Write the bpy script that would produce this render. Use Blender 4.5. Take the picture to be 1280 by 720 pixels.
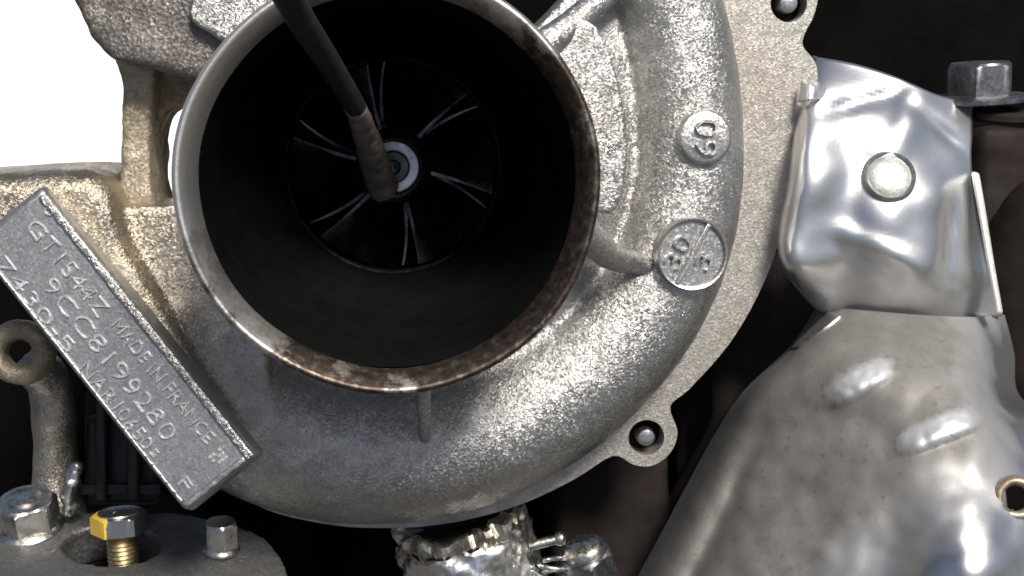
import bpy, bmesh, math, random
from mathutils import Vector, Matrix, noise
from mathutils.bvhtree import BVHTree
from mathutils.geometry import tessellate_polygon
random.seed(7)
for o in list(bpy.data.objects): bpy.data.objects.remove(o)
S = bpy.context.scene
COL = S.collection
PI = math.pi
R = math.radians

# ------------------------------------------------------------------ space
# Modelled in millimetres in a frame X right, Y into the engine bay, Z up;
# then tilted (one looks down into the bay) and scaled to metres.
TILT = R(38)
ROT = Matrix.Rotation(-TILT, 3, 'X')
BASE = Vector((0, 0, 0.75))
def W(p): return BASE + ROT @ (Vector(p) * 0.001)
DIST = 160.0
CAMP = Vector((0, -DIST, 0))

# ------------------------------------------------------------------ camera
cam = bpy.data.cameras.new('camera')
cam.sensor_width = 36; cam.lens = 36 * DIST / 128.0
cam.clip_start = 0.005; cam.clip_end = 200
camo = bpy.data.objects.new('camera', cam); COL.objects.link(camo)
camo.matrix_world = Matrix.Translation(W(CAMP)) @ (ROT @ Matrix.Rotation(PI / 2, 3, 'X')).to_4x4()
S.camera = camo

# ------------------------------------------------------------------ sky, sun
LDIR = (ROT @ Vector((0.27, -0.78, 0.56))).normalized()      # towards the sun
wd = bpy.data.worlds.new('World'); S.world = wd; wd.use_nodes = True
nt = wd.node_tree
sky = nt.nodes.new('ShaderNodeTexSky'); sky.sky_type = 'NISHITA'; sky.sun_disc = False
sky.sun_elevation = math.asin(LDIR.z); sky.sun_rotation = math.atan2(LDIR.x, LDIR.y)
sky.air_density = 1.0; sky.dust_density = 4.0; sky.ozone_density = 1.0
bg = nt.nodes['Background']; bg.inputs['Strength'].default_value = 0.06
nt.links.new(sky.outputs[0], bg.inputs['Color'])
sun = bpy.data.lights.new('sun', 'SUN'); sun.energy = 4.8; sun.angle = R(16); sun.color = (1.0, .95, .87)
suno = bpy.data.objects.new('sun', sun); COL.objects.link(suno)
suno.rotation_euler = LDIR.to_track_quat('Z', 'Y').to_euler(); suno.location = W((100, -200, 300))
S.view_settings.view_transform = 'Standard'; S.view_settings.look = 'None'
S.view_settings.exposure = 0.15; S.view_settings.gamma = 1.0; S.view_settings.use_curve_mapping = False
S.render.engine = 'CYCLES'; S.cycles.filter_width = 1.7

# ------------------------------------------------------------------ pixel helpers (1280x720 frame)
def P(px, py, Y):
    s = (DIST + Y) / DIST * 0.1
    return Vector(((px - 640) * s, Y, (360 - py) * s))
OX = P(487, 232, 0)                                   # centre of the inlet rim
AX = (P(492, 207, 45) - OX).normalized()              # shaft axis, into the bay
E1 = (Vector((1, 0, 0)) - AX * AX.x).normalized()
E2 = E1.cross(AX) * -1
if E2.z < 0: E2 = -E2
def L(u, v, w): return OX + E1 * u + E2 * v + AX * w
def LP(rho, th, w): return L(rho * math.cos(th), rho * math.sin(th), w)
def HP(px, py, w):
    """pixel -> point on the plane w of the housing"""
    d = P(px, py, 0) - CAMP
    t = ((OX + AX * w) - CAMP).dot(AX) / d.dot(AX)
    return CAMP + d * t
def UV(px, py, w):
    q = HP(px, py, w) - OX
    return q.dot(E1), q.dot(E2)

# ------------------------------------------------------------------ object helpers
def thing(name, label, cat, at, group=None):
    o = bpy.data.objects.new(name, None); COL.objects.link(o)
    o.empty_display_size = 0.005; o.location = W(at)
    o['label'] = label; o['category'] = cat
    if group: o['group'] = group
    return o
def org(o):
    v = Vector(o.location)
    while o.parent: o = o.parent; v = v + Vector(o.location)
    return v
def mk(name, vf, mat, parent=None, angle=40, kind=None, label=None, cat=None, group=None, at=None):
    vs, fs = vf
    me = bpy.data.meshes.new(name)
    o0 = org(parent) if parent else (W(at) if at is not None else Vector((0, 0, 0)))
    me.from_pydata([W(v) - o0 for v in vs], [], fs)
    bm = bmesh.new(); bm.from_mesh(me)
    bmesh.ops.recalc_face_normals(bm, faces=bm.faces); bm.to_mesh(me); bm.free()
    me.shade_smooth()
    if angle is not None: me.set_sharp_from_angle(angle=R(angle))
    if mat: me.materials.append(mat)
    o = bpy.data.objects.new(name, me); COL.objects.link(o)
    if parent: o.parent = parent
    else: o.location = o0
    if kind: o['kind'] = kind
    if label: o['label'] = label
    if cat: o['category'] = cat
    if group: o['group'] = group
    return o
def bevel(o, mm, seg=2, ang=35):
    m = o.modifiers.new('bevel', 'BEVEL'); m.width = mm * .001; m.segments = seg
    m.limit_method = 'ANGLE'; m.angle_limit = R(ang); return o
def solid(o, mm):
    m = o.modifiers.new('sheet', 'SOLIDIFY'); m.thickness = mm * .001; m.offset = 0; return o
def cast(o, voxel=.7, disp=.5, size=4.0, smooth=4):
    m = o.modifiers.new('remesh', 'REMESH'); m.mode = 'VOXEL'; m.voxel_size = voxel * .001; m.use_smooth_shade = True
    m = o.modifiers.new('smooth', 'SMOOTH'); m.factor = .5; m.iterations = smooth
    if disp:
        t = bpy.data.textures.new('cast_' + o.name, 'CLOUDS'); t.noise_scale = size * .001; t.noise_depth = 2
        m = o.modifiers.new('uneven', 'DISPLACE'); m.texture = t; m.strength = disp * .001; m.texture_coords = 'LOCAL'
    return o
def frame(o, a, up=Vector((0, 0, 1))):
    a = Vector(a).normalized()
    if abs(a.dot(up)) > .98: up = Vector((0, 1, 0))
    x = up.cross(a).normalized(); y = a.cross(x)
    return Vector(o), x, y, a
def join(*vfs):
    V, F = [], []
    for v, f in vfs:
        n = len(V); V += v; F += [tuple(i + n for i in q) for q in f]
    return V, F
def lathe(o, a, prof, n=64, cap0=False, cap1=False, phase=0.0, x=None, wob=None):
    """prof: (radius, height along a)"""
    o, ex, ey, ez = frame(o, a)
    V, F = [], []
    for k, (r, h) in enumerate(prof):
        for i in range(n):
            t = 2 * PI * i / n + phase
            rr, hh = (r, h) if wob is None else wob(r, h, t)
            V.append(o + ex * (rr * math.cos(t)) + ey * (rr * math.sin(t)) + ez * hh)
    for k in range(len(prof) - 1):
        for i in range(n):
            j = (i + 1) % n
            F.append((k * n + i, k * n + j, (k + 1) * n + j, (k + 1) * n + i))
    if cap0: F.append(tuple(range(n)))
    if cap1: F.append(tuple(range((len(prof) - 1) * n, len(prof) * n)))
    return V, F
def tube(pts, rad, n=20, sub=6, caps=True):
    pts = [Vector(p) for p in pts]
    rad = rad if isinstance(rad, (list, tuple)) else [rad] * len(pts)
    C, RR = [], []
    for i in range(len(pts) - 1):
        for s in range(sub):
            t = s / sub
            C.append(cr(pts, i, t)); RR.append(rad[i] * (1 - t) + rad[i + 1] * t)
    C.append(pts[-1]); RR.append(rad[-1])
    V, F = [], []
    x = None
    for k, c in enumerate(C):
        d = (C[min(k + 1, len(C) - 1)] - C[max(k - 1, 0)]).normalized()
        if x is None: x = frame(c, d)[1]
        x = (x - d * x.dot(d)).normalized(); y = d.cross(x)
        for i in range(n):
            t = 2 * PI * i / n
            V.append(c + x * RR[k] * math.cos(t) + y * RR[k] * math.sin(t))
    for k in range(len(C) - 1):
        for i in range(n):
            j = (i + 1) % n
            F.append((k * n + i, k * n + j, (k + 1) * n + j, (k + 1) * n + i))
    if caps: F += [tuple(range(n)), tuple(range((len(C) - 1) * n, len(C) * n))]
    return V, F
def cr(p, i, t):
    a = p[max(i - 1, 0)]; b = p[i]; c = p[i + 1]; d = p[min(i + 2, len(p) - 1)]
    return .5 * ((2 * b) + (c - a) * t + (2 * a - 5 * b + 4 * c - d) * t * t + (3 * b - a - 3 * c + d) * t ** 3)
def smoothline(pts, sub=6, closed=False):
    pts = [Vector(p) for p in pts]
    if closed:
        n = len(pts); out = []
        for i in range(n):
            q = [pts[(i - 1) % n], pts[i], pts[(i + 1) % n], pts[(i + 2) % n]]
            out += [cr(q, 1, s / sub) for s in range(sub)]
        return out
    out = []
    for i in range(len(pts) - 1): out += [cr(pts, i, s / sub) for s in range(sub)]
    return out + [pts[-1]]
def prism(front, back):
    n = len(front)
    F = [tuple(range(n)), tuple(range(2 * n - 1, n - 1, -1))]
    F += [(i, (i + 1) % n, n + (i + 1) % n, n + i) for i in range(n)]
    return list(front) + list(back), F
def slab_px(pts, w0, w1, sub=0):
    """outline in pixels on housing plane w0, straight back to w1"""
    q = [Vector((*UV(x, y, w0), 0)) for x, y in pts]
    if sub: q = smoothline(q, sub, True)
    return prism([L(a.x, a.y, w0) for a in q], [L(a.x, a.y, w1) for a in q])
def dome_px(pts, w0, w1, sub=3, levels=((.86, 0), (.95, 1.6), (.99, 4.5), (1.0, 9))):
    """like slab_px with a rounded front"""
    q = smoothline([Vector((*UV(x, y, w0 + 4), 0)) for x, y in pts], sub, True)
    c = sum(q, Vector()) / len(q); n = len(q); V, F = [], []
    rings = [(k, w0 + d) for k, d in levels] + [(1.0, w1)]
    for k, w in rings:
        for a in q: b = c + (a - c) * k; V.append(L(b.x, b.y, w))
    for i in range(len(rings) - 1):
        F += [(i * n + j, i * n + (j + 1) % n, (i + 1) * n + (j + 1) % n, (i + 1) * n + j) for j in range(n)]
    F += [tuple(range(n)), tuple(range((len(rings) - 1) * n, len(rings) * n))]
    return V, F
def plate_holes(outer, holes, depth):
    """outer, holes: loops of points; depth: vector. Plate with real holes."""
    loops = [list(outer)] + [list(h) for h in holes]
    pts = [p for lp in loops for p in lp]; n = len(pts)
    c = sum(pts, Vector()) / n; _, ex, ey, ez = frame(c, depth)
    flat = [[Vector(((p - c).dot(ex), (p - c).dot(ey), 0)) for p in lp] for lp in loops]
    tri = tessellate_polygon(flat)
    V = [Vector(p) for p in pts] + [Vector(p) + depth for p in pts]
    F = [tuple(t) for t in tri] + [tuple(k + n for k in reversed(t)) for t in tri]
    b0 = 0
    for lp in loops:
        m = len(lp)
        F += [(b0 + k, b0 + (k + 1) % m, n + b0 + (k + 1) % m, n + b0 + k) for k in range(m)]
        b0 += m
    return V, F
def sheet(grid, nu=10, nv=10, disp=None):
    """bicubic sheet through rows of (px,py,Y) control points"""
    G = [[Vector(c) for c in row] for row in grid]
    rows = []
    ncol = len(G[0]); nrow = len(G)
    fine = [smoothline(r, nu) for r in G]
    m = len(fine[0])
    cols = [smoothline([fine[k][j] for k in range(nrow)], nv) for j in range(m)]
    n = len(cols[0])
    V, PX = [], []
    for i in range(n):
        for j in range(m):
            q = cols[j][i]
            Y = q.z + (disp(q.x, q.y) if disp else 0)
            V.append(P(q.x, q.y, Y)); PX.append((q.x, q.y))
    F = [(i * m + j, i * m + j + 1, (i + 1) * m + j + 1, (i + 1) * m + j) for i in range(n - 1) for j in range(m - 1)]
    return V, F, PX
def text_mesh(s, o, ex, ey, ez, w, h, depth, align='L', bold=0.0, off=0.0):
    """raised lettering scaled to w x h mm, ez = towards the viewer"""
    c = bpy.data.curves.new('lettering', 'FONT'); c.body = s; c.extrude = .5; c.offset = bold; c.resolution_u = 3
    ob = bpy.data.objects.new('lettering', c); COL.objects.link(ob)
    dg = bpy.context.evaluated_depsgraph_get(); dg.update()
    me = bpy.data.meshes.new_from_object(ob.evaluated_get(dg))
    xs = [v.co.x for v in me.vertices]; ys = [v.co.y for v in me.vertices]
    x0, x1, y0, y1 = min(xs), max(xs), min(ys), max(ys)
    V = []
    for v in me.vertices:
        V.append(o + ex * ((v.co.x - x0) / (x1 - x0) * w) + ey * ((v.co.y - y0) / (y1 - y0) * h) + ez * ((v.co.z + .5) * depth + off))
    for v in V:
        q = v * .8; v += ex * .28 * noise.noise(q) + ey * .28 * noise.noise(q + Vector((9, 3, 1)))
    F = [tuple(p.vertices) for p in me.polygons]
    bpy.data.objects.remove(ob); bpy.data.curves.remove(c); bpy.data.meshes.remove(me)
    return V, F
def hexhead(o, a, r, h, flange=None, phase=0.0, dome=.12):
    """hex nut or bolt head, chamfered corners, optional flange (radius, height)"""
    V, F = [], []
    ap = r * math.cos(PI / 6)
    o_, ex, ey, ez = frame(o, a)
    n = 72
    def hexr(t):
        u = ((t - phase) % (PI / 3)) - PI / 6
        return ap / math.cos(u)
    rings = [(0, None, 1), (0, 0, 1), (.86, 0, 1), (.95, 0, .985), (1.0, ap * .97, 0), (1.0, ap * .90, 0)]
    f0 = flange[1] if flange else 0
    prof = [(1, f0, 0), (1, f0 + h * .86, 0), (1, f0 + h * .93, .5), (0, f0 + h, 1)]
    for kind, hh, mixr in prof:
        for i in range(n):
            t = 2 * PI * i / n
            hr = hexr(t); cr_ = ap * .96
            rr = hr * (1 - mixr) + cr_ * mixr
            if mixr == .5: rr = min(hr, ap * 1.06)
            V.append(o_ + ex * rr * math.cos(t) + ey * rr * math.sin(t) + ez * hh)
    m = len(prof)
    for k in range(m - 1):
        for i in range(n):
            j = (i + 1) % n
            F.append((k * n + i, k * n + j, (k + 1) * n + j, (k + 1) * n + i))
    F.append(tuple(range((m - 1) * n, m * n))); F.append(tuple(range(n)))
    return V, F

# ------------------------------------------------------------------ materials
def nodes(name):
    m = bpy.data.materials.new(name); m.use_nodes = True
    t = m.node_tree; b = t.nodes['Principled BSDF']
    return m, t, b
def coords(t, scale=1.0):
    c = t.nodes.new('ShaderNodeTexCoord'); mp = t.nodes.new('ShaderNodeMapping')
    mp.inputs['Scale'].default_value = (scale,) * 3 if not isinstance(scale, tuple) else scale
    t.links.new(c.outputs['Object'], mp.inputs['Vector']); return mp.outputs['Vector']
def noise_(t, vec, scale, detail=4, rough=.55, dist=0.0):
    n = t.nodes.new('ShaderNodeTexNoise'); n.inputs['Scale'].default_value = scale
    n.inputs['Detail'].default_value = detail; n.inputs['Roughness'].default_value = rough; n.inputs['Distortion'].default_value = dist
    t.links.new(vec, n.inputs['Vector']); return n.outputs['Fac']
def ramp(t, fac, stops):
    r = t.nodes.new('ShaderNodeValToRGB'); e = r.color_ramp.elements
    while len(e) < len(stops): e.new(.5)
    for el, (p, c) in zip(e, stops):
        el.position = p; el.color = (*c, 1) if isinstance(c, tuple) else (c, c, c, 1)
    t.links.new(fac, r.inputs['Fac']); return r.outputs['Color']
def mix(t, fac, a, b):
    n = t.nodes.new('ShaderNodeMix'); n.data_type = 'RGBA'
    if isinstance(fac, float): n.inputs[0].default_value = fac
    else: t.links.new(fac, n.inputs[0])
    for k, v in ((6, a), (7, b)):
        if isinstance(v, tuple): n.inputs[k].default_value = (*v, 1)
        else: t.links.new(v, n.inputs[k])
    return n.outputs[2]
def bump(t, b, hs):
    prev = None
    for h, strength, dist in hs:
        n = t.nodes.new('ShaderNodeBump'); n.inputs['Strength'].default_value = strength; n.inputs['Distance'].default_value = dist * .001
        t.links.new(h, n.inputs['Height'])
        if prev: t.links.new(prev, n.inputs['Normal'])
        prev = n.outputs['Normal']
    t.links.new(prev, b.inputs['Normal'])

def cast_metal(name, base, stain, rough=(.22, .42), grain=1800, gb=.75, stain_at=(.5, .75), metal=.92, fine=.4, glint=.36, left=None):
    m, t, b = nodes(name); v = coords(t)
    big = noise_(t, v, 60, 5, .6); mid = noise_(t, v, 420, 4, .6); g = noise_(t, v, grain * 1.6, 3, .6)
    col = mix(t, ramp(t, big, [(stain_at[0], 0.0), (stain_at[1], 1.0)]), base, stain)
    if left:
        sx = t.nodes.new('ShaderNodeSeparateXYZ'); t.links.new(v, sx.inputs[0])
        mr = t.nodes.new('ShaderNodeMapRange'); mr.inputs['From Min'].default_value = left[0]; mr.inputs['From Max'].default_value = left[1]
        mr.inputs['To Min'].default_value = .75; mr.inputs['To Max'].default_value = -.25; t.links.new(sx.outputs[0], mr.inputs['Value'])
        ad = t.nodes.new('ShaderNodeMath'); ad.operation = 'ADD'; t.links.new(mr.outputs[0], ad.inputs[0]); t.links.new(big, ad.inputs[1])
        col = mix(t, ramp(t, ad.outputs[0], [(.45, 0.0), (1.0, .9)]), col, left[2])
    dk = tuple(c * .62 for c in base)
    col = mix(t, ramp(t, mid, [(.34, .6), (.56, 0.0)]), col, dk)
    t.links.new(col, b.inputs['Base Color'])
    b.inputs['Metallic'].default_value = metal
    t.links.new(ramp(t, mid, [(.3, rough[1]), (.7, rough[0])]), b.inputs['Roughness'])
    vo = t.nodes.new('ShaderNodeTexVoronoi'); vo.inputs['Scale'].default_value = grain * .7
    t.links.new(v, vo.inputs['Vector'])
    bump(t, b, [(mid, .12, .4), (vo.outputs['Distance'], gb * .55, .22), (g, fine, .16)])
    if glint:
        src = b.inputs['Normal'].links[0].from_socket
        v2 = t.nodes.new('ShaderNodeTexVoronoi'); v2.inputs['Scale'].default_value = 3100; t.links.new(v, v2.inputs['Vector'])
        o1 = t.nodes.new('ShaderNodeVectorMath'); o1.operation = 'SUBTRACT'; o1.inputs[1].default_value = (.5, .5, .5); t.links.new(v2.outputs['Color'], o1.inputs[0])
        o2 = t.nodes.new('ShaderNodeVectorMath'); o2.operation = 'SCALE'; o2.inputs['Scale'].default_value = glint; t.links.new(o1.outputs[0], o2.inputs[0])
        o3 = t.nodes.new('ShaderNodeVectorMath'); o3.operation = 'ADD'; t.links.new(src, o3.inputs[0]); t.links.new(o2.outputs[0], o3.inputs[1])
        o4 = t.nodes.new('ShaderNodeVectorMath'); o4.operation = 'NORMALIZE'; t.links.new(o3.outputs[0], o4.inputs[0])
        t.links.new(o4.outputs[0], b.inputs['Normal'])
    return m
def plain_metal(name, base, rough=.3, metal=1.0, grime=(.05, .045, .04), amount=.5, scale=300, bmp=.15, tint=None):
    m, t, b = nodes(name); v = coords(t)
    n = noise_(t, v, scale, 5, .65); n2 = noise_(t, v, scale * 5, 3, .6)
    f = ramp(t, n, [(.5 - .25 * amount + .05, 0.0), (.75, min(1.0, amount * 1.3))])
    f = ramp(t, n, [(.62 - .3 * amount, 0.0), (.80 - .15 * amount, min(1.0, amount * 1.4))])
    t.links.new(mix(t, f, base, grime), b.inputs['Base Color'])
    t.links.new(ramp(t, n2, [(.3, rough), (.75, min(1, rough + .25))]), b.inputs['Roughness'])
    b.inputs['Metallic'].default_value = metal
    bump(t, b, [(n, bmp, .3), (n2, bmp, .08)])
    return m
M = {}
M['cast'] = cast_metal('cast_aluminium', (.50, .495, .485), (.42, .39, .35), grain=3600, gb=.5, fine=.7)
M['cast_body'] = cast_metal('cast_aluminium_body', (.50, .495, .485), (.42, .39, .35), grain=3600, gb=.5, fine=.7, left=(-.040, -.018, (.46, .39, .29)))
M['cast_fine'] = cast_metal('cast_mark_metal', (.50, .495, .485), (.42, .39, .35), grain=4200, gb=.15, fine=.3, glint=.15)
M['cast_mottled'] = cast_metal('cast_aluminium_mottled', (.46, .445, .42), (.45, .395, .31), rough=(.36, .6), stain_at=(.40, .58), grain=3000, gb=.6, fine=.6)
M['cast_tan'] = cast_metal('cast_aluminium_dusty', (.42, .37, .29), (.50, .425, .31), rough=(.5, .75), stain_at=(.35, .6), metal=.75, gb=.7, grain=3000)
M['cast_dark'] = cast_metal('cast_iron_grey', (.19, .175, .165), (.27, .245, .215), rough=(.45, .7), metal=.8, grain=2800)
M['manifold'] = cast_metal('manifold_grey', (.17, .168, .168), (.24, .235, .23), rough=(.45, .7), metal=.75, grain=2400, gb=.3)
M['flange'] = cast_metal('machined_flange', (.47, .45, .42), (.43, .385, .335), rough=(.45, .62), gb=.3, fine=.4, metal=.85, grain=3600, glint=.18)
M['plate'] = cast_metal('identity_plate_metal', (.42, .425, .435), (.36, .36, .37), rough=(.36, .5), gb=.14, fine=.2, metal=.9, grain=2600, glint=.10)
M['letter'] = plain_metal('letter_ridge_metal', (.76, .76, .76), .4, .9, (.3, .3, .31), amount=.8, scale=900)
M['rim'] = plain_metal('worn_rim_metal', (.62, .58, .54), .26, 1.0, (.075, .05, .04), .85, 120, .3)
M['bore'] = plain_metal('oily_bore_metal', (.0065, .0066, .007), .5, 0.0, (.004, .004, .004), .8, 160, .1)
M['blade'] = plain_metal('oily_blade_metal', (.17, .17, .18), .2, .9, (.012, .011, .011), .95, 200, .2)
M['nut'] = plain_metal('bright_nut_metal', (.62, .62, .62), .2, 1.0, (.12, .11, .1), .45, 400, .1)
M['bolt'] = plain_metal('zinc_bolt_metal', (.62, .61, .58), .22, 1.0, (.12, .10, .08), .55, 350, .3)
M['boltdark'] = plain_metal('dull_bolt_metal', (.22, .225, .24), .34, 1.0, (.05, .045, .04), .5, 350, .2)
M['shield'] = plain_metal('polished_sheet_aluminium', (.78, .79, .81), .30, 1.0, (.34, .30, .23), .16, 260, .02)
M['dimple'] = plain_metal('dull_dimple_aluminium', (.40, .41, .41), .36, 1.0, (.24, .235, .215), .6, 300, .3)
M['strip'] = plain_metal('bright_sheet_edge', (.86, .85, .80), .35, .6, (.5, .45, .36), .35, 300, .1)
M['rod'] = plain_metal('black_rod_coating', (.022, .023, .026), .4, .1, (.05, .045, .04), .4, 300, .1)
M['rodtip'] = plain_metal('rusty_bare_tip', (.20, .155, .14), .6, .1, (.30, .25, .22), .6, 400, .5)
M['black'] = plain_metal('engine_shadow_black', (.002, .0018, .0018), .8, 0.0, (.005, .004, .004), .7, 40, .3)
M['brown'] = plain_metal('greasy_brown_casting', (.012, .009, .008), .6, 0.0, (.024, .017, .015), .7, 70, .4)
M['foil'] = plain_metal('crumpled_foil', (.80, .80, .80), .2, 1.0, (.30, .27, .22), .35, 200, .2)
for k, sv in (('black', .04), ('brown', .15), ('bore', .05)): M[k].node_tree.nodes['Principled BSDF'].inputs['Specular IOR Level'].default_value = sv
M['foil_dull'] = plain_metal('dull_crimped_foil', (.52, .49, .43), .26, 1.0, (.14, .11, .08), .6, 260, .4)
M['eyelet'] = plain_metal('stained_eyelet', (.55, .50, .42), .4, .8, (.20, .12, .07), .8, 300, .3)
M['plastic'] = plain_metal('black_plastic', (.010, .010, .013), .4, 0.0, (.02, .018, .018), .6, 120, .2)
M['thread'] = plain_metal('yellow_zinc_thread', (.50, .40, .22), .3, 1.0, (.12, .09, .05), .5, 400, .2)

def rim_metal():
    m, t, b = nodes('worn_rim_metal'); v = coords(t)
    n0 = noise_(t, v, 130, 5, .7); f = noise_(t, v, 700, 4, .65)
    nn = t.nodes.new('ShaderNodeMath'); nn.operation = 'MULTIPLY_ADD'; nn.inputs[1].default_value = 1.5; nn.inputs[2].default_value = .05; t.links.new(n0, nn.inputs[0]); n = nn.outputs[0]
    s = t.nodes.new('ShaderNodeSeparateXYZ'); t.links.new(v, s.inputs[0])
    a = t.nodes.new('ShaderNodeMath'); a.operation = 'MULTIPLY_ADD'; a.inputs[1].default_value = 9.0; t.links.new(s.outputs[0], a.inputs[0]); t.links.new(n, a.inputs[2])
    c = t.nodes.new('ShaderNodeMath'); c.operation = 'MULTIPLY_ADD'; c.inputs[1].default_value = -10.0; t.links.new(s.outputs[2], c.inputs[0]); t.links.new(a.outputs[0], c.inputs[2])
    k = ramp(t, c.outputs[0], [(0.0, 0.0), (.28, 1.0)])  # darker brown towards the right and bottom of the rim, broken up by noise
    dark_brown = ramp(t, f, [(.35, (.05, .038, .034)), (.55, (.11, .085, .072)), (.72, (.26, .22, .19))])
    t.links.new(mix(t, k, (.85, .82, .77), dark_brown), b.inputs['Base Color'])
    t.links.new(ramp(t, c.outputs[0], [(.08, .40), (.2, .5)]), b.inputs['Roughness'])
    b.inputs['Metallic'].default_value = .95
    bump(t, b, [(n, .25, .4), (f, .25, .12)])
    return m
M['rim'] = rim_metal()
def dusty_shield(name, kx, kz, lo_, hi_, clean, rough0):
    m, t, b = nodes(name); v = coords(t)
    big = noise_(t, v, 26, 4, .6); mid = noise_(t, v, 150, 5, .65); fine = noise_(t, v, 900, 4, .7)
    sx = t.nodes.new('ShaderNodeSeparateXYZ'); t.links.new(v, sx.inputs[0])
    m1 = t.nodes.new('ShaderNodeMath'); m1.operation = 'MULTIPLY_ADD'; m1.inputs[1].default_value = kx; t.links.new(sx.outputs[0], m1.inputs[0]); t.links.new(big, m1.inputs[2])
    m2 = t.nodes.new('ShaderNodeMath'); m2.operation = 'MULTIPLY_ADD'; m2.inputs[1].default_value = kz * math.cos(TILT); t.links.new(sx.outputs[2], m2.inputs[0])
    m3 = t.nodes.new('ShaderNodeMath'); m3.operation = 'MULTIPLY_ADD'; m3.inputs[1].default_value = kz * math.sin(TILT); t.links.new(sx.outputs[1], m3.inputs[0]); t.links.new(m1.outputs[0], m3.inputs[2]); t.links.new(m3.outputs[0], m2.inputs[2])
    m2.use_clamp = True
    dust = ramp(t, m2.outputs[0], [(lo_, .05), (hi_, 1.0)])
    at = t.nodes.new('ShaderNodeAttribute'); at.attribute_name = 'rubbed'
    nb = t.nodes.new('ShaderNodeMath'); nb.operation = 'MULTIPLY_ADD'; nb.inputs[1].default_value = 1.6; t.links.new(at.outputs['Fac'], nb.inputs[0])
    nm = t.nodes.new('ShaderNodeMath'); nm.operation = 'MULTIPLY_ADD'; nm.inputs[1].default_value = .8; nm.inputs[2].default_value = -.6; t.links.new(fine, nm.inputs[0]); t.links.new(nm.outputs[0], nb.inputs[2]); nb.use_clamp = True
    ib = t.nodes.new('ShaderNodeMath'); ib.operation = 'SUBTRACT'; ib.inputs[0].default_value = .85; t.links.new(nb.outputs[0], ib.inputs[1]); ib.use_clamp = True
    sp = t.nodes.new('ShaderNodeMath'); sp.operation = 'MULTIPLY'; t.links.new(ib.outputs[0], sp.inputs[1])
    t.links.new(dust, sp.inputs[0])
    dcol = ramp(t, mid, [(.3, (.090, .078, .066)), (.55, (.14, .127, .112)), (.75, (.20, .185, .168))])
    dcol = mix(t, ramp(t, fine, [(.33, 1.0), (.42, 0.0)]), dcol, (.07, .05, .04))
    t.links.new(mix(t, sp.outputs[0], clean, dcol), b.inputs['Base Color'])
    inv = t.nodes.new('ShaderNodeMath'); inv.operation = 'MULTIPLY_ADD'; inv.inputs[1].default_value = -.7; inv.inputs[2].default_value = 1.0
    t.links.new(sp.outputs[0], inv.inputs[0]); t.links.new(inv.outputs[0], b.inputs['Metallic'])
    t.links.new(ramp(t, m2.outputs[0], [(lo_, rough0), (hi_, .66)]), b.inputs['Roughness'])
    bump(t, b, [(mid, .10, .4), (fine, .2, .12)])
    return m
M['dusty'] = dusty_shield('dusty_sheet_aluminium', -16, 12, .52, .80, (.66, .67, .69), .30)
M['shield_dusty'] = dusty_shield('polished_sheet_dusty_foot', 0, -14, .36, .58, (.80, .81, .82), .32)
def yellow_mark():
    m, t, b = nodes('nut_with_yellow_paint'); c = t.nodes.new('ShaderNodeTexCoord'); s = t.nodes.new('ShaderNodeSeparateXYZ')
    t.links.new(c.outputs['Object'], s.inputs[0]); v = coords(t); n = noise_(t, v, 500, 3)
    a = t.nodes.new('ShaderNodeMath'); a.operation = 'MULTIPLY_ADD'; a.inputs[1].default_value = .001; t.links.new(n, a.inputs[0]); t.links.new(s.outputs[0], a.inputs[2])
    f = ramp(t, a.outputs[0], [(.0, 1.0), (.0003, 0.0)])
    lt = t.nodes.new('ShaderNodeMath'); lt.operation = 'LESS_THAN'; lt.inputs[1].default_value = -.0006; t.links.new(a.outputs[0], lt.inputs[0])
    t.links.new(mix(t, lt.outputs[0], (.36, .36, .36), (.62, .42, .05)), b.inputs['Base Color'])
    iv = t.nodes.new('ShaderNodeMath'); iv.operation = 'SUBTRACT'; iv.inputs[0].default_value = 1; t.links.new(lt.outputs[0], iv.inputs[1])
    t.links.new(iv.outputs[0], b.inputs['Metallic']); b.inputs['Roughness'].default_value = .35
    bump(t, b, [(n, .15, .2)])
    return m
M['yellow'] = yellow_mark()
def concrete():
    m, t, b = nodes('pale_concrete'); v = coords(t)
    n = noise_(t, v, 6, 6, .6)
    t.links.new(ramp(t, n, [(.3, (.80, .79, .77)), (.7, (.86, .85, .83))]), b.inputs['Base Color']); b.inputs['Roughness'].default_value = .9
    bump(t, b, [(noise_(t, v, 120, 4), .2, 2)])
    return m
M['pavement'] = concrete()
M['ground'] = plain_metal('dark_asphalt', (.045, .043, .042), .85, 0.0, (.07, .065, .06), .5, 40, .4)

# ------------------------------------------------------------------ setting
def floor_sheet(name, x0, x1, y0, y1, z, mat):
    g = bpy.data.meshes.new(name); g.from_pydata([(x0, y0, z), (x1, y0, z), (x1, y1, z), (x0, y1, z)], [], [(0, 1, 2, 3)])
    g.materials.append(mat); o = bpy.data.objects.new(name, g); COL.objects.link(o); o['kind'] = 'structure'
floor_sheet('ground', -40, 40, -40, 40, 0, M['ground'])
floor_sheet('pavement', -1.6, .35, .75, 3.2, .004, M['pavement'])

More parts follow.
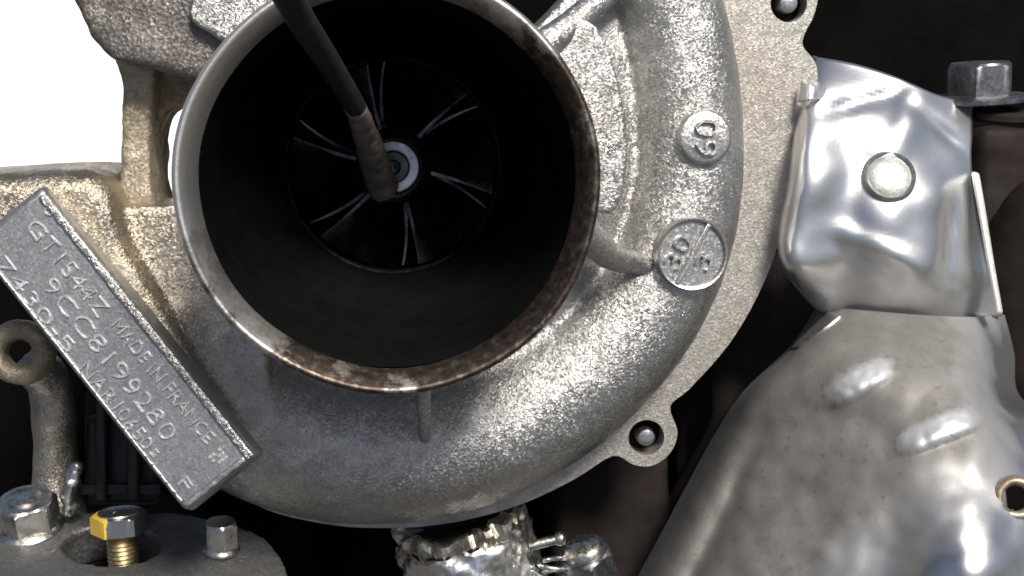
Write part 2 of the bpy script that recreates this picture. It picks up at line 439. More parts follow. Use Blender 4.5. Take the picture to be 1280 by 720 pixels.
# engine block behind everything: a stepped greasy casting
blk = thing('engine_block', 'dark greasy engine block filling the gaps behind the turbocharger', 'engine block', P(760, 760, 130))
def box(a, b):
    x0, y0, z0 = a; x1, y1, z1 = b
    V = [Vector(p) for p in ((x0, y0, z0), (x1, y0, z0), (x1, y1, z0), (x0, y1, z0), (x0, y0, z1), (x1, y0, z1), (x1, y1, z1), (x0, y1, z1))]
    return V, [(0, 1, 2, 3), (4, 5, 6, 7), (0, 1, 5, 4), (1, 2, 6, 5), (2, 3, 7, 6), (3, 0, 4, 7)]
def boxpx(x0, y0, x1, y1, Y0, Y1):
    a = P(x0, y1, Y0); b = P(x1, y0, Y0); return box((a.x, Y0, a.z), (b.x, Y1, b.z))
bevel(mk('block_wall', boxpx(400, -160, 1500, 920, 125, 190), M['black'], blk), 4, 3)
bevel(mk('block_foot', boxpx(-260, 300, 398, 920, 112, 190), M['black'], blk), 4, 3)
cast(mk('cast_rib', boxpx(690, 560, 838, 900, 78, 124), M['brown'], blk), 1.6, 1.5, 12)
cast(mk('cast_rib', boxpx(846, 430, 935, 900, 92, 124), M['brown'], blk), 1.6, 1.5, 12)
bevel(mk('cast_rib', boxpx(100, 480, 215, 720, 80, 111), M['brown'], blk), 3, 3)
cn = thing('plastic_connector', 'black plastic connector block behind the yellow marked bolt', 'connector', P(150, 640, 62))
bevel(mk('connector_body', boxpx(104, 520, 196, 632, 58, 70), M['plastic'], cn), 1.2, 3)
bevel(mk('connector_rib', boxpx(118, 500, 132, 628, 55, 57.9), M['plastic'], cn), .5, 2)
bevel(mk('connector_rib', boxpx(158, 500, 172, 628, 55, 57.9), M['plastic'], cn), .5, 2)
mk('connector_collar', boxpx(100, 606, 200, 618, 56, 57.9), M['plastic'], cn)
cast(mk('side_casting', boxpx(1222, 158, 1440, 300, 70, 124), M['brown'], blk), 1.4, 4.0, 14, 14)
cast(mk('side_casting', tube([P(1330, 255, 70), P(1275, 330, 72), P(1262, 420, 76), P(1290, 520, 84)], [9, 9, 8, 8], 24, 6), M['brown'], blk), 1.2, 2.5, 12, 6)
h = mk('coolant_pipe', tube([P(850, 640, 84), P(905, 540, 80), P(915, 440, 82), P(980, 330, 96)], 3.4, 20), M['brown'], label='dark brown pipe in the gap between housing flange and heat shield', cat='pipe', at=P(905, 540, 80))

# ------------------------------------------------------------------ turbocharger compressor housing
tb = thing('compressor_housing', 'cast aluminium turbocharger compressor housing with open round inlet', 'turbocharger', LP(52, -PI / 2, 46))
# inlet: lip, bore and neck
lipw = lambda r, h, t: (r + .12 * math.sin(3 * t + 1) + .08 * math.sin(7 * t), h + .10 * math.sin(5 * t))
lip = [(23.95, 3.6), (24.4, 2.6), (25.75, .35), (26.05, .1), (26.35, .12), (26.65, .4), (26.85, 1.0), (26.9, 2.0), (26.85, 4.5), (26.5, 6.2), (25.6, 7.0)]
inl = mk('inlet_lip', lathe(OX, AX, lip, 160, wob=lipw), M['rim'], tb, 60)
bore = [(23.95, 3.6), (23.4, 7), (23.2, 18), (22.4, 24), (20.4, 31), (18.2, 37.5), (17.2, 41), (16.9, 43.5), (16.9, 48), (17.6, 52), (19.5, 56), (23.5, 60), (26, 62.5), (26, 64), (3, 64)]
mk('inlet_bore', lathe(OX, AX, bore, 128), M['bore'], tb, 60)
mk('inlet_neck', lathe(OX, AX, [(25.6, 6.8), (25.4, 10), (25.5, 20), (26.2, 25), (28, 29), (29.2, 34), (29.4, 50)], 128), M['cast'], tb, 60)
# volute, swept by the outline of the photographed casting
sil = [(840, -140), (872, -80), (905, 0), (922, 80), (930, 180), (921, 290), (886, 392), (802, 508), (702, 588), (600, 634), (500, 653), (430, 653), (360, 642), (290, 618), (230, 580), (175, 520), (120, 440)]
WC = 41.0
sl = []
for x, y in sil:
    u, v = UV(x, y, WC - 1.5); sl.append((math.atan2(v, u), math.hypot(u, v)))
sl.sort(reverse=True)
if True:
    sl = [(t if t < 2.4 else t - 2 * PI, r) for t, r in sl]; sl.sort(reverse=True)
def interp(tab, t):
    if t >= tab[0][0]: return tab[0][1]
    for (a, ra), (b, rb) in zip(tab, tab[1:]):
        if b <= t <= a:
            k = (a - t) / (a - b); k = k * k * (3 - 2 * k) if False else k
            return ra + (rb - ra) * k
    return tab[-1][1]
RT = [(R(120), 7.6), (R(60), 8.2), (R(0), 9.0), (R(-45), 10.6), (R(-90), 12.0), (R(-130), 13.0), (R(-170), 13.4)]
TH0, TH1, NT = sl[0][0], sl[-1][0], 170
secs = []
for k in range(NT + 1):
    t = TH0 + (TH1 - TH0) * k / NT
    ro = sum(interp(sl, t + d) for d in (-.06, -.03, 0, .03, .06)) / 5
    r = interp(RT, t); rc = ro - r
    gx = rc - r * .93
    pr = [(24.0, 16), (26.0, 22), (27.8, 27.5), (min(30.0, gx - 1.0), 32.0), (gx, 38.5 - (r - 9) * .9)]
    for ph in range(158, -1, -11):
        pr.append((rc + r * math.cos(R(ph)), WC - r * math.sin(R(ph)) * 1.0))
    pr += [(ro, 44), (ro - .1, 48), (ro - 4, 50)]
    pts = smoothline([Vector((a, b, 0)) for a, b in pr], 2)
    secs.append([LP(q.x, t, q.y) for q in pts])
n = len(secs[0])
vol = ([p for s in secs for p in s], [(i * n + j, i * n + j + 1, (i + 1) * n + j + 1, (i + 1) * n + j) for i in range(NT) for j in range(n - 1)])
# closed solid, fused with the outlet and the shoulder beside the inlet
nc = n + 1
cv = []
for k, sct in enumerate(secs):
    t = TH0 + (TH1 - TH0) * k / NT
    cv += sct + [LP(24.0, t, 50)]
cf = [(i * nc + j, i * nc + (j + 1) % nc, (i + 1) * nc + (j + 1) % nc, (i + 1) * nc + j) for i in range(NT) for j in range(nc)]
cf += [tuple(range(nc)), tuple(range(NT * nc, (NT + 1) * nc))]
outlet = dome_px([(-90, 222), (-20, 216), (60, 211), (120, 213), (148, 236), (160, 290), (210, 375), (268, 470), (322, 556), (250, 590), (180, 530), (90, 430), (0, 330), (-90, 250)], 25.5, 50, 3)
shoulder = slab_px([(152, 262), (198, 258), (250, 262), (290, 330), (330, 420), (335, 500), (300, 520), (250, 440), (190, 400), (150, 330)], 29.5, 44, 3)
cast(mk('volute', join((cv, cf), outlet, shoulder), M['cast_body'], tb, 60), .6, .35, 5, 14)
VB = BVHTree.FromPolygons(vol[0], vol[1])
def surf(px, py):
    d = (P(px, py, 0) - CAMP).normalized()
    h, nrm, i, _ = VB.ray_cast(CAMP, d)
    if nrm.dot(d) > 0: nrm = -nrm
    return h, nrm
# outlet pipe to the left
# back flange, a ring whose outer edge follows the photograph
fl = [(930, -150), (985, -90), (1022, -30), (1019, 14), (1006, 42), (1004, 58), (1019, 78), (1021, 102), (1003, 128), (995, 165), (988, 235), (973, 305), (947, 370), (910, 432), (862, 486), (838, 508), (847, 540), (838, 566), (816, 582), (792, 581), (766, 570), (720, 598), (660, 627), (600, 646), (540, 657), (480, 660), (420, 657), (350, 643), (300, 622)]
WF = 45.5
q = smoothline([Vector((*UV(x, y, WF), 0)) for x, y in fl], 4)
outer = [L(a.x, a.y, WF) for a in q]
inner = [LP(42, math.atan2(a.y, a.x), WF) for a in q]
inner[-1] = LP(42, math.atan2(q[-1].y, q[-1].x), WF)
def circ(c, r, n=28, ex=E1, ey=E2): return [c + ex * r * math.cos(2 * PI * i / n) + ey * r * math.sin(2 * PI * i / n) for i in range(n)]
LUGS = [(808, 547, 3.05), (986, 4, 3.0)]
fo = mk('back_flange', plate_holes(outer + inner[::-1], [circ(HP(x, y, WF), r) for x, y, r in LUGS], AX * 5.0), M['flange'], tb, 35)
bevel(fo, .7, 3)
for x, y, r in LUGS:
    c = HP(x, y, WF)
    s = mk('lug_stud', lathe(c, -AX, [(1.55, -3.8), (1.55, -.3), (1.35, .1), (.9, .25), (.3, .28)], 24, cap1=True), M['nut'], fo)
    mk('lug_seat', lathe(c, -AX, [(3.0, -3.9), (1.0, -3.9)], 28), M['bore'], fo)
# ribs between neck and volute
def rib(pts, rr, name='rib', m='cast'): return cast(mk(name, tube([HP(*p) for p in pts], rr, 16, 6), M[m], tb), .5, .25, 2, 3)
rib([(660, 70, 26), (705, 38, 28), (760, -8, 33), (800, -45, 36)], [2.6, 2.2, 2.0, 2.4])
rib([(720, 280, 24), (760, 318, 29), (800, 330, 33), (840, 345, 36)], [2.6, 2.2, 1.8, 2.2])
rib([(527, 430, 22), (529, 490, 27), (531, 530, 29), (532, 560, 31)], [1.4, 1.2, 1.1, .8])
cast(mk('side_pad', slab_px([(690, 40), (722, 22), (750, 38), (772, 95), (784, 160), (783, 222), (774, 258), (758, 268), (735, 250), (720, 160)], 26.5, 40, 4), M['cast'], tb), .5, .25, 3, 6)
# upper left of the casting: lug arm, pad and the web with its opening
cast(mk('upper_arm', slab_px([(60, -120), (84, -20), (96, 8), (112, 45), (138, 74), (165, 78), (205, 88), (248, 102), (300, 95), (360, 40), (440, -40), (440, -120)], 25, 47, 3), M['cast_dark'], tb), .8, 1.5, 7, 10)
cast(mk('arm_pad', slab_px([(236, 8), (240, 26), (258, 40), (286, 56), (308, 52), (340, 20), (400, -40), (270, -60)], 22.6, 30, 3), M['cast'], tb), .45, .3, 2, 5)
web = [(146, 40), (152, 100), (151, 160), (150, 215), (120, 300), (200, 470), (330, 470), (330, 264), (240, 268), (205, 262), (196, 245), (193, 200), (196, 160), (206, 140), (225, 133), (330, 133), (330, 40)]
cast(mk('web', slab_px(web, 39, 52, 2), M['cast_tan'], tb), .8, 1.3, 6, 5)
cast(mk('web_edge', slab_px([(148, 60), (152, 110), (151, 165), (150, 240), (160, 300), (195, 300), (190, 240), (187, 200), (189, 150), (193, 100), (197, 60)], 33, 40, 3), M['cast_tan'], tb), .6, 1.0, 4, 5)

# identity plate, a boss cast onto the outlet pipe
PY = 19.0
dx, dy = .623, .782; nx, ny = .782, -.623
A0 = (66, 250)
def plp(a, off, Y=PY): return P(A0[0] + dx * a + nx * off, A0[1] + dy * a + ny * off, Y)
corner = [(-22, 0), (408, 0), (408, -113), (-22, -113)]
def plp_at(a, off, Y):   # same metric position as on the face, moved in depth
    p = plp(a, off); return Vector((p.x, Y, p.z))
ip = mk('identity_plate', prism([plp(a, o) for a, o in corner], [plp_at(a + da, o + do, PY + 6) for (a, o), (da, do) in zip(corner, ((-14, 0), (5, 0), (5, -12), (-14, -12)))]), M['plate'], tb)
bevel(ip, .9, 3)
def bar(a0, o0, a1, o1, lift): return prism([plp_at(a, o, PY - lift) for a, o in ((a0, o0), (a1, o0), (a1, o1), (a0, o1))], [plp_at(a, o, PY + .6) for a, o in ((a0, o0), (a1, o0), (a1, o1), (a0, o1))])
cast(mk('plate_border', bar(-12, -1, 406, -12, .55), M['cast'], ip), .22, .25, 1.2, 2)
cast(mk('plate_border', bar(398, -13, 406, -110, .35), M['plate'], ip), .22, .2, 1.2, 2)
cast(mk('plate_border', bar(-20, -106, 397, -111, .3), M['plate'], ip), .22, .2, 1.2, 2)
ex = (plp(1, 0) - plp(0, 0)).normalized(); ey = (plp(0, 1) - plp(0, 0)).normalized(); ez = Vector((0, -1, 0))
pxmm = (plp(1, 0) - plp(0, 0)).length
def plate_text(s, a0, a1, off, hpx, nm='lettering', bold=-.014):
    hpx *= .86
    o = plp(a0, off - hpx / 2)
    return mk(nm, text_mesh(s, o, ex, ey, ez, (a1 - a0) * pxmm, hpx * pxmm, .34, bold=bold, off=-.06), M['letter'], ip, 30)
plate_text('GT1544Z', 6, 150, -38, 23)
plate_text('MADE IN FRANCE', 168, 358, -33, 19)
plate_text('9CC8199280', 76, 324, -68, 25)
plate_text('7430-5', 18, 160, -98, 18)
plate_text('NAR10650', 186, 316, -98, 20)
plate_text('s', 322, 332, -97, 12)
plate_text('F', 374, 388, -92, 15)
for k in range(4):
    for j in range(3):
        if (k * 3 + j) % 4 != 3:
            plate = bar(372 + j * 6, -30 - k * 5, 376 + j * 6, -33 - k * 5, .2)
            mk('stamp_mark', plate, M['letter'], ip)
plate_text('6', 2, 14, -10, 16)

# round cast marks on the volute
def cast_boss(px, py, r, back=4.0, lift=1.0, tilt=0.55):
    h, nr = surf(px, py)
    a = (nr * tilt + Vector((0, -1, 0)) * (1 - tilt)).normalized()
    x = (Vector((1, 0, 0)) - a * a.x).normalized(); z = a.cross(x)
    if z.z < 0: z = -z
    return h + a * lift, a, x, z
c, a, x, z = cast_boss(880, 172, 4)
b60 = mk('number_boss', lathe(c, a, [(4.3, -4.5), (4.1, -.35), (3.9, -.08), (3.6, 0), (.1, 0)], 48), M['cast_fine'], tb, 50)
mk('numeral', text_mesh('60', c - z * 2.75 + x * 1.75, z, -x, a, 5.5, 3.5, .85, bold=-.008, off=-.08), M['cast_fine'], b60, 30)
c, a, x, z = cast_boss(863, 317, 5.5, lift=.75, tilt=.7)
bd = mk('date_boss', lathe(c, a, [(5.75, -4.5), (5.6, .65), (5.45, .8), (5.15, .7), (4.95, 0), (.1, 0)], 64), M['cast_fine'], tb, 50)
d1 = (x * math.cos(R(61)) + z * math.sin(R(61))); d2 = (-x * math.sin(R(61)) + z * math.cos(R(61)))
def bar3(o, ux, uy, uz, l, w, h0, h1):
    f = [o + ux * sx * l + uy * sy * w + uz * h1 for sx, sy in ((-1, -1), (1, -1), (1, 1), (-1, 1))]
    return prism(f, [p + uz * (h0 - h1) for p in f])
bevel(mk('divider_line', bar3(c, d1, d2, a, 5.2, .38, -.4, .85), M['cast_fine'], bd), .15, 2)
mk('numeral', text_mesh('30', c + d2 * .85 - d1 * 3.2, d1, d2, a, 5.0, 2.6, .85, bold=-.008, off=-.1), M['cast_fine'], bd, 30)
mk('numeral', text_mesh('3', c - d2 * 3.3 - d1 * 1.2, d1, d2, a, 2.3, 2.5, .85, bold=-.008, off=-.1), M['cast_fine'], bd, 30)

# ------------------------------------------------------------------ compressor wheel
wh = thing('impeller', 'oily dark compressor wheel with thin curved blades deep inside the inlet', 'impeller', LP(0, 0, 62))
def hubr(s): return 6.1 + 1.2 * s + 13.5 * s ** 3
def hubw(s): return 44.5 + 15.5 * s ** .9
mk('hub', lathe(OX, AX, [(4.6, 43.0), (5.6, 43.2), (6.0, 43.9)] + [(hubr(s / 10), hubw(s / 10)) for s in range(11)] + [(20.8, 61.5)], 64), M['blade'], wh, 50)
def tipr(s): return 16.35 + 5.6 * s ** 3.2
def tipw(s): return 45.0 + 11.5 * s ** 1.0
def blade(th, s0):
    V, F = [], []; nu, nv = 14, 6
    for side in (-1, 1):
        for i in range(nu + 1):
            s = s0 + (1 - s0) * i / nu
            for j in range(nv + 1):
                k = j / nv
                rr = hubr(s) * (1 - k) + tipr(s) * k; ww = hubw(s) * (1 - k) + tipw(s) * k
                tw = R(62) * (s ** .8) * (1 - .18 * k) - R(5) * k
                tk = (.42 - .2 * k) * (.7 + .3 * min(1, (s - s0) * 6))
                V.append(LP(rr, th + tw + side * tk / rr, ww))
    m = (nu + 1) * (nv + 1)
    for i in range(nu):
        for j in range(nv):
            q = (i * (nv + 1) + j, i * (nv + 1) + j + 1, (i + 1) * (nv + 1) + j + 1, (i + 1) * (nv + 1) + j)
            F.append(q); F.append(tuple(m + k for k in q))
    for i in range(nu):
        a = i * (nv + 1) + nv; b = a + nv + 1; F.append((a, b, m + b, m + a))
        a = i * (nv + 1); b = a + nv + 1; F.append((a, b, m + b, m + a))
    for j in range(nv):
        F.append((j, j + 1, m + j + 1, m + j)); e = nu * (nv + 1) + j; F.append((e, e + 1, m + e + 1, m + e))
    return V, F
for k in range(6):
    mk('blade', blade(R(49 + 60 * k), 0), M['blade'], wh, 40)
    mk('splitter_blade', blade(R(49 + 60 * k + 29), .34), M['blade'], wh, 40)
nu_ = mk('shaft_nut', lathe(LP(0, 0, 43.2), -AX, [(5.6, -1), (5.6, .3), (5.05, .9), (4.95, 2.4), (4.75, 2.8), (4.35, 3.0), (4.05, 2.7), (3.9, 1.0), (2.6, .9)], 48), M['nut'], wh, 40)
mk('shroud_edge', lathe(OX, AX, [(16.95, 42.6), (16.6, 42.9), (16.55, 43.3), (16.95, 43.7)], 96), M['blade'], tb, 60)
mk('shaft_end', lathe(LP(0, 0, 43.2), -AX, [(2.6, .2), (2.6, 1.7), (2.3, 2.1), (1.2, 2.1), (.9, 1.4), (.1, 1.3)], 40), M['blade'], nu_, 40)

# ------------------------------------------------------------------ rod poked into the wheel
rd = thing('probe_rod', 'thin black rod with a rusty bare tip poked into the compressor inlet', 'rod', P(482, 236, 38))
tip = [P(444, 133, 13.5), P(456, 165, 22), P(469, 205, 33), P(479, 236, 40.0)]
mk('rod_shaft', tube([P(225, -330, -70), P(318, -95, -34), P(362, 0, -14), P(412, 80, 3), P(445, 134, 13.8)], [2.0, 1.85, 1.75, 1.6, 1.45], 24, 6), M['rod'], rd)
cast(mk('rod_tip', tube(tip, [1.5, 1.75, 2.35, 2.45], 24, 6), M['rodtip'], rd), .35, .5, 3, 3)

# ------------------------------------------------------------------ heat shields
hs = thing('heat_shield', 'shiny crumpled sheet metal heat shield with round dimple beside the flange', 'heat shield', P(1130, 390, 52))
up = [
 [(1019, 70, 62), (1026, 74, 53), (1070, 82, 50), (1120, 98, 50), (1165, 118, 50), (1214, 131, 53)],
 [(1004, 112, 62), (1011, 116, 48), (1065, 126, 46), (1118, 140, 48), (1165, 155, 48), (1213, 168, 51)],
 [(994, 165, 62), (1001, 168, 45.5), (1060, 182, 44), (1115, 190, 44), (1165, 196, 46), (1212, 205, 50)],
 [(988, 225, 62), (994, 228, 44.5), (1055, 235, 43), (1112, 240, 42.5), (1165, 245, 44), (1216, 250, 50)],
 [(976, 295, 62), (982, 298, 45.5), (1050, 298, 44), (1110, 300, 43), (1170, 303, 45), (1226, 305, 51)],
 [(986, 340, 62), (992, 342, 47), (1050, 345, 46), (1115, 350, 45), (1175, 352, 47), (1238, 350, 53)],
 [(1020, 384, 64), (1028, 388, 55), (1065, 394, 52), (1120, 398, 51), (1180, 399, 52), (1252, 394, 57)]]
def dent(seed, amp, sc, o2=.4):
    return lambda x, y: amp * noise.noise(Vector((x / sc, y / sc, seed))) + amp * o2 * noise.noise(Vector((x / sc * 2.6, y / sc * 2.6, seed + 3)))
d0 = dent(2.0, 1.7, 85, .2)
def seg(x, y, ax, ay, bx, by):
    vx, vy = bx - ax, by - ay; l2 = vx * vx + vy * vy
    t = ((x - ax) * vx + (y - ay) * vy) / l2
    s = ((x - ax) * vy - (y - ay) * vx) / math.sqrt(l2)     # signed: + above the line
    return t, s
def du(x, y):
    o = d0(x, y) - 2.0 * math.exp(-(((x - 1130) * .8 + (y - 165) * .2) / 18) ** 2) * math.exp(-((y - 150) / 45) ** 2)
    t, sd = seg(x, y, 1190, 225, 1180, 345); o += 1.3 * math.exp(-(sd / 9) ** 2) * math.exp(-((t - .6) / .5) ** 4)
    t, sd = seg(x, y, 1035, 140, 1120, 118); o += 1.2 * math.exp(-(sd / 10) ** 2) * math.exp(-((t - .5) / .6) ** 4)
    t, sd = seg(x, y, 1050, 290, 1150, 330); o -= 1.0 * math.exp(-(sd / 12) ** 2) * math.exp(-((t - .5) / .6) ** 4)
    t, sd = seg(x, y, 1130, 125, 1205, 190); o += .9 * math.exp(-(sd / 9) ** 2) * math.exp(-((t - .5) / .5) ** 4)
    return o
v, f, px = sheet(up, 10, 8, du)
solid(mk('upper_sheet', (v, f), M['shield_dusty'], hs, 60), .8)
UBV = BVHTree.FromPolygons(v, f)
hd = UBV.ray_cast(CAMP, (P(1110, 221, 0) - CAMP).normalized())
c = hd[0] + Vector((0, -.7, 0)); dn = -hd[1] if hd[1].y > 0 else hd[1]
mk('round_dimple', lathe(c, dn, [(4.3, -.6), (4.1, .45), (3.9, .6), (3.65, .45), (3.4, .2), (3.0, .35), (1.5, .75), (.1, .85)], 48), M['dimple'], hs, 60)
st = [(1214, 214), (1224, 216), (1232, 262), (1243, 330), (1254, 392), (1246, 392), (1234, 330), (1222, 262)]
bevel(mk('edge_strip', prism([P(x, y, 46) for x, y in st], [P(x, y, 49) for x, y in st]), M['strip'], hs), .4, 2)
tab = [[(1026, 74, 46), (1018, 92, 45), (1010, 118, 46)], [(1042, 86, 47), (1034, 104, 46), (1030, 128, 46)]]
v, f, px = sheet([[(1005, 100, 46), (1014, 108, 44.5), (1030, 108, 46)], [(1000, 128, 47), (1012, 126, 44), (1028, 122, 47)]], 6, 6)
solid(mk('bent_tab', (v, f), M['shield'], hs, 60), .8)

ds = thing('duct_shield', 'large dusty sheet metal heat shield with embossed ridges and bolt hole', 'heat shield', P(1040, 790, 50))
lo = [
 [(1026, 380, 66), (1044, 386, 54), (1100, 392, 49), (1165, 397, 48), (1215, 398, 50), (1253, 394, 60)],
 [(992, 432, 66), (1020, 425, 50), (1085, 424, 42), (1160, 428, 40), (1222, 434, 44), (1265, 442, 60)],
 [(932, 490, 68), (965, 482, 50), (1050, 474, 37), (1140, 474, 32), (1215, 479, 36), (1269, 490, 56)],
 [(895, 545, 68), (930, 545, 50), (1025, 540, 37), (1125, 535, 29), (1215, 530, 28), (1300, 528, 42)],
 [(862, 605, 68), (897, 610, 50), (995, 612, 37), (1105, 606, 27), (1215, 600, 22), (1330, 590, 32)],
 [(830, 665, 68), (866, 672, 50), (970, 678, 36), (1090, 678, 25), (1215, 670, 17), (1350, 655, 26)],
 [(796, 728, 68), (832, 736, 50), (940, 742, 36), (1075, 745, 24), (1215, 745, 15), (1360, 735, 22)],
 [(762, 795, 68), (800, 800, 50), (910, 810, 36), (1060, 815, 24), (1215, 820, 14), (1370, 815, 22)]]
dd = dent(9.0, .9, 70)
def dl(x, y):
    o = dd(x, y)
    for ax, ay, bx, by, hgt in ((1038, 506, 1118, 462, 1.7), (1126, 566, 1228, 524, 1.7)):
        t, s = seg(x, y, ax, ay, bx, by)
        e = math.exp(-((t - .5) / .44) ** 4) * (1 + .25 * noise.noise(Vector((x / 9, y / 9, 1))))
        pr = math.exp(-(s / 30) ** 2) if s > 0 else math.exp(-(s / 7) ** 2)
        o -= hgt * e * pr
    t, s = seg(x, y, 962, 520, 850, 760)
    o += 2.2 * math.exp(-(s / 14) ** 2) * min(1, max(0, t * 2.5)) 
    t, s = seg(x, y, 1150, 600, 1090, 790)
    o += 1.6 * math.exp(-(s / 30) ** 2) * min(1, max(0, t * 2))
    return o
v, f, px = sheet(lo, 20, 18, dl)
HC = (1271, 623)
f = [q for q in f if math.hypot(sum(px[i][0] for i in q) / 4 - HC[0], sum(px[i][1] for i in q) / 4 - HC[1]) > 19]
LB = BVHTree.FromPolygons(v, f)
lsh = solid(mk('lower_sheet', (v, f), M['dusty'], ds, 60), .8)
at = lsh.data.attributes.new('rubbed', 'FLOAT', 'POINT')
for k, (x, y) in enumerate(px):
    e = 0
    for ax, ay, bx, by in ((1038, 506, 1118, 462), (1126, 566, 1228, 524)):
        t, sd = seg(x, y, ax, ay, bx, by)
        e = max(e, math.exp(-((t - .5) / .46) ** 4) * math.exp(-((sd - 8) / 13) ** 2))
    at.data[k].value = e
h, nr, _, _ = LB.ray_cast(CAMP, (P(HC[0] - 24, HC[1], 0) - CAMP).normalized())
hc = P(HC[0], HC[1], h.y - .6)
mk('hole_eyelet', lathe(hc, (-.15, -1, .1), [(2.9, -3.5), (1.95, -2.6), (1.8, -.4), (1.95, .1), (2.35, .4), (2.85, .2), (3.15, -.4), (3.2, -1.6)], 40), M['eyelet'], ds, 60)
def onshield(x, y):
    h = LB.ray_cast(CAMP, (P(x, y, 0) - CAMP).normalized())[0]
    return (x, y, (h.y if h else 55) - 1.0)
v, f, px = sheet([[onshield(1030, 388), onshield(1040, 392), onshield(1052, 397)], [onshield(1010, 412), onshield(1019, 414), onshield(1030, 414)], [onshield(990, 438), onshield(994, 438), onshield(999, 437)]], 6, 6)
solid(mk('folded_lip', (v, f), M['shield'], ds, 60), .8)

# ------------------------------------------------------------------ bolts and small parts
UPA = Vector((0, -.34, .94))
def bolt(name, label, c, a, r, h, fr, fh, mat, group=None, phase=0., stud=0):
    t = thing(name, label, 'bolt', c - Vector(a).normalized() * .2, group)
    mk('hex_head', hexhead(c, a, r, h, (fr, fh), phase), mat, t, 25)
    if fr: mk('flange', lathe(c, a, [(fr * .9, -.3), (fr, 0), (fr, fh * .45), (fr * .93, fh * .8), (r * .95, fh + .02), (r * .3, fh + .02)], 48, cap0=True), mat, t, 30)
    if stud: mk('stud_end', lathe(c, a, [(r * .52, h * .5), (r * .52, h + fh + stud * .6), (r * .42, h + fh + stud), (.1, h + fh + stud)], 28), mat, t, 30)
    return t
bolt('flange_bolt', 'grey hex flange bolt above the corner of the shiny heat shield', P(1224, 126, 56), Vector((-.06, -.22, .97)), 5.6, 5.2, 8.2, 1.2, M['boltdark'], phase=.35)
gm = mk('bracket_washer', lathe(P(1246, 141, 55), Vector((.05, -.30, .95)), [(2.5, -1), (2.5, .6), (4.8, .8), (5.6, .3), (5.6, -.6), (4.8, -1.2)], 40), M['brown'], label='brown spacer washer under the grey hex flange bolt', cat='washer', at=P(1246, 141, 55))
mf = thing('manifold_flange', 'dull grey manifold flange below the identity plate', 'manifold', P(120, 760, 40))
MC = P(150, 690, 44); mx = Vector((1, 0, 0)); my = UPA.cross(mx) * -1
if my.y < 0: my = -my
def mfp(px, py):
    d = (P(px, py, 0) - CAMP); t = (MC - CAMP).dot(UPA) / d.dot(UPA); return CAMP + d * t
mo = smoothline([mfp(*p) for p in [(-80, 800), (-80, 640), (20, 630), (110, 640), (200, 640), (290, 655), (345, 685), (360, 740), (340, 800)]], 5)
hole = [mfp(140 + 62 * math.cos(2 * PI * i / 40), 681 + 25 * math.sin(2 * PI * i / 40)) for i in range(40)]
cast(mk('flange_plate', plate_holes(mo, [hole], UPA * -7), M['manifold'], mf, 35), .6, .9, 7, 3)
hc0 = mfp(140, 681)
mk('hole_floor', lathe(hc0, UPA, [(11, -6.9), (.5, -6.9)], 32), M['brown'], mf)
bolt('hex_nut', 'shiny hex nut with washer and stud end on the manifold flange', mfp(38, 660), Vector((0, -.42, .91)), 5.0, 4.6, 5.5, 1.1, M['bolt'], phase=.52, stud=.7)
yb = thing('paint_marked_bolt', 'brass coloured threaded bolt with yellow paint on its hex head', 'bolt', mfp(154, 700))
yc = mfp(154, 698)
pf = []
for k in range(26): pf.append((2.05 + (.32 if k % 2 else 0), -4 + k * .36))
mk('threaded_shank', lathe(yc, Vector((-.03, -.2, .98)), pf, 32), M['thread'], yb, 20)
hx = hexhead(yc + Vector((-.03, -.2, .98)) * 4.6, Vector((-.03, -.12, .98)), 4.5, 3.0, None, .25)
hxo = yc + Vector((-.03, -.2, .98)) * 4.6
me = mk('hex_head', hx, M['yellow'], yb, 25)
mk('washer_face', lathe(yc + Vector((-.03, -.2, .98)) * 4.55, Vector((-.03, -.12, .98)), [(1.0, 3.05), (2.9, 3.05), (3.3, 3.25), (3.4, 3.0)], 40), M['nut'], yb, 30)
bolt('set_screw', 'small shiny square headed screw under the plate corner', mfp(277, 688), Vector((.02, -.25, .97)), 2.75, 4.2, 3.0, .8, M['bolt'], phase=.8)
# support bracket with an eye, beside the plate
sb = thing('support_bracket', 'grey support strut with a round eye at its upper end', 'bracket', mfp(70, 655))
ec = P(24, 440, 42)
cast(mk('eye', lathe(ec, (.1, -1, .05), [(2.2, -3), (2.0, 0), (2.6, 1.0), (3.6, 1.4), (4.6, 1.0), (5.2, 0), (5.2, -3), (2.2, -3)], 48), M['cast_tan'], sb), .45, .5, 2.5, 2)
cast(mk('strut', tube([P(40, 455, 50), P(62, 480, 54), P(68, 540, 56), P(70, 600, 58), P(70, 650, 58)], [3.6, 3.5, 3.5, 3.8, 5.2], 28, 6), M['cast_mottled'], sb), .6, .8, 5, 3)
cast(mk('weld_bead', tube([P(98, 578, 50), P(90, 600, 50), P(86, 622, 50), P(92, 640, 51)], [.8, 1.4, 1.2, 1.6], 14, 6), M['bolt'], sb), .35, 1.0, 1.5, 1)

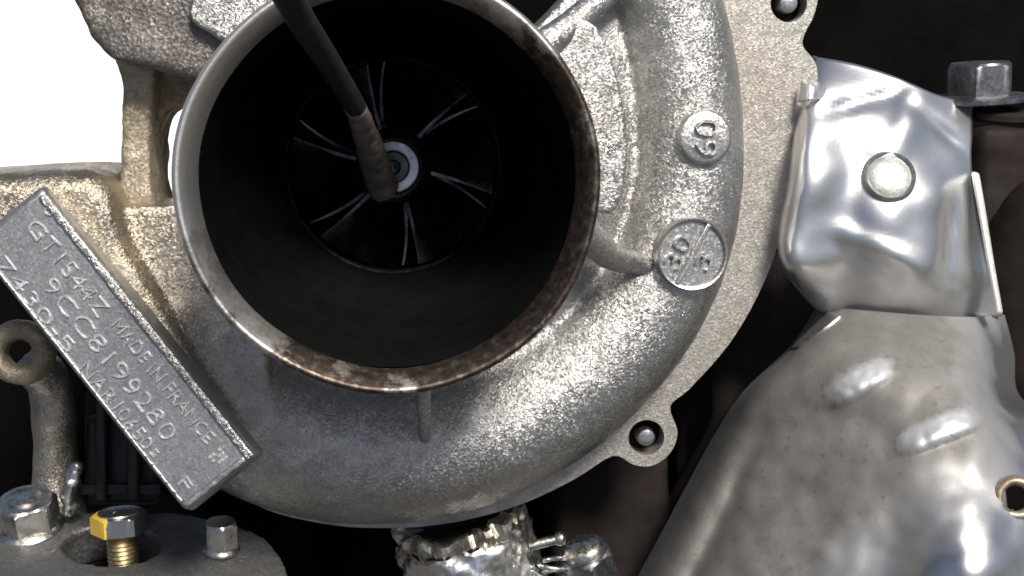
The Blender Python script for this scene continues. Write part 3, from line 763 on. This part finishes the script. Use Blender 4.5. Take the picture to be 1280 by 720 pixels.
# foil wrapped hose under the volute
fh = thing('foil_wrapped_hose', 'oil return hose wrapped in crumpled shiny foil under the volute', 'hose', P(580, 790, 58))
fc = P(582, 678, 62); fa = Vector((-.24, -.20, .95)).normalized()
def crinkle(r, h, t):
    p = Vector((math.cos(t) * 3.2, math.sin(t) * 3.2, h * .30))
    return r + 1.2 * noise.noise(p) + 1.1 * (.5 - abs(noise.noise(p * 1.5))) + .5 * (.4 - abs(noise.noise(p * 3.1))), h + .7 * noise.noise(p * 1.4 + Vector((5, 0, 0)))
mk('foil_wrap', lathe(fc, fa, [(11.2, -24 + k * .7) for k in range(38)] + [(10.6, 2.4)], 150, wob=crinkle), M['foil'], fh, 50)
def teeth(r, h, t):
    k = (t * 11 / (2 * PI) + .4 * math.sin(t * 3)) % 1.0
    return r + (.9 if k < .62 else -.5) * min(1, max(0, (h - 2.6) / 2)) + 1.1 * noise.noise(Vector((math.cos(t) * 5, math.sin(t) * 5, h * .3))) + .5 * noise.noise(Vector((math.cos(t) * 14, math.sin(t) * 14, h * .5))), h + 1.6 * noise.noise(Vector((math.cos(t) * 6, math.sin(t) * 6, 4))) * min(1, max(0, (h - 1.2) / 1.5))
mk('crimped_collar', lathe(fc, fa, [(9.6, 1.0), (10.4, 1.6), (10.9, 2.2), (11.1, 3.2), (11.0, 4.2), (10.7, 5.2), (9.9, 5.4), (9.0, 4.4), (6, 3.4)], 156, wob=teeth), M['foil_dull'], fh, 25)
mk('hose_stub', lathe(fc, fa, [(9, -30), (9, 2), (8.2, 4), (1, 4.4)], 48), M['brown'], fh)
fcl = thing('clamp_screw', 'thin bright pin sticking out beside the foil wrapped hose', 'screw', P(664, 682, 52))
mk('pin', tube([P(662, 683, 54), P(680, 678, 54), P(698, 674, 54)], [.85, .85, .85], 16, 4), M['bolt'], fcl)
mk('pin_head', lathe(P(701, 673.5, 54), (.95, -.3, .1), [(.3, -.9), (1.1, -.7), (1.25, 0), (1.0, .6), (.2, .8)], 20, cap0=True, cap1=True), M['nut'], fcl)
bb = thing('cap_bolt', 'rounded metal cap bolt right of the foil wrapped hose', 'bolt', P(740, 760, 60))
ba = Vector((-.30, -.42, .86)).normalized()
bc = P(742, 722, 62)
mk('cap_body', hexhead(bc, ba, 5.0, 6.0, None, .2), M['boltdark'], bb, 25)
mk('cap_flange', lathe(bc - Vector((3.6, 1.0, 0)), Vector((-.86, -.42, .2)), [(5.3, -2), (5.6, -.4), (5.2, .6), (4.2, 1.2), (.5, 1.4)], 44), M['bolt'], bb, 40)
mk('cap_top', lathe(bc + ba * 5.9, ba, [(3.6, 0), (3.4, 1.0), (2.6, 1.7), (.2, 2.0)], 36), M['bolt'], bb, 40)
sp = mk('spring', tube([P(690, 712, 58) + Vector((2.2 * math.cos(k * .9), 1.6 * math.sin(k * .9), -k * .28 + 2)) for k in range(34)], .5, 10, 3), M['nut'], label='small coiled spring between foil hose and cap bolt', cat='spring', at=P(690, 725, 58))
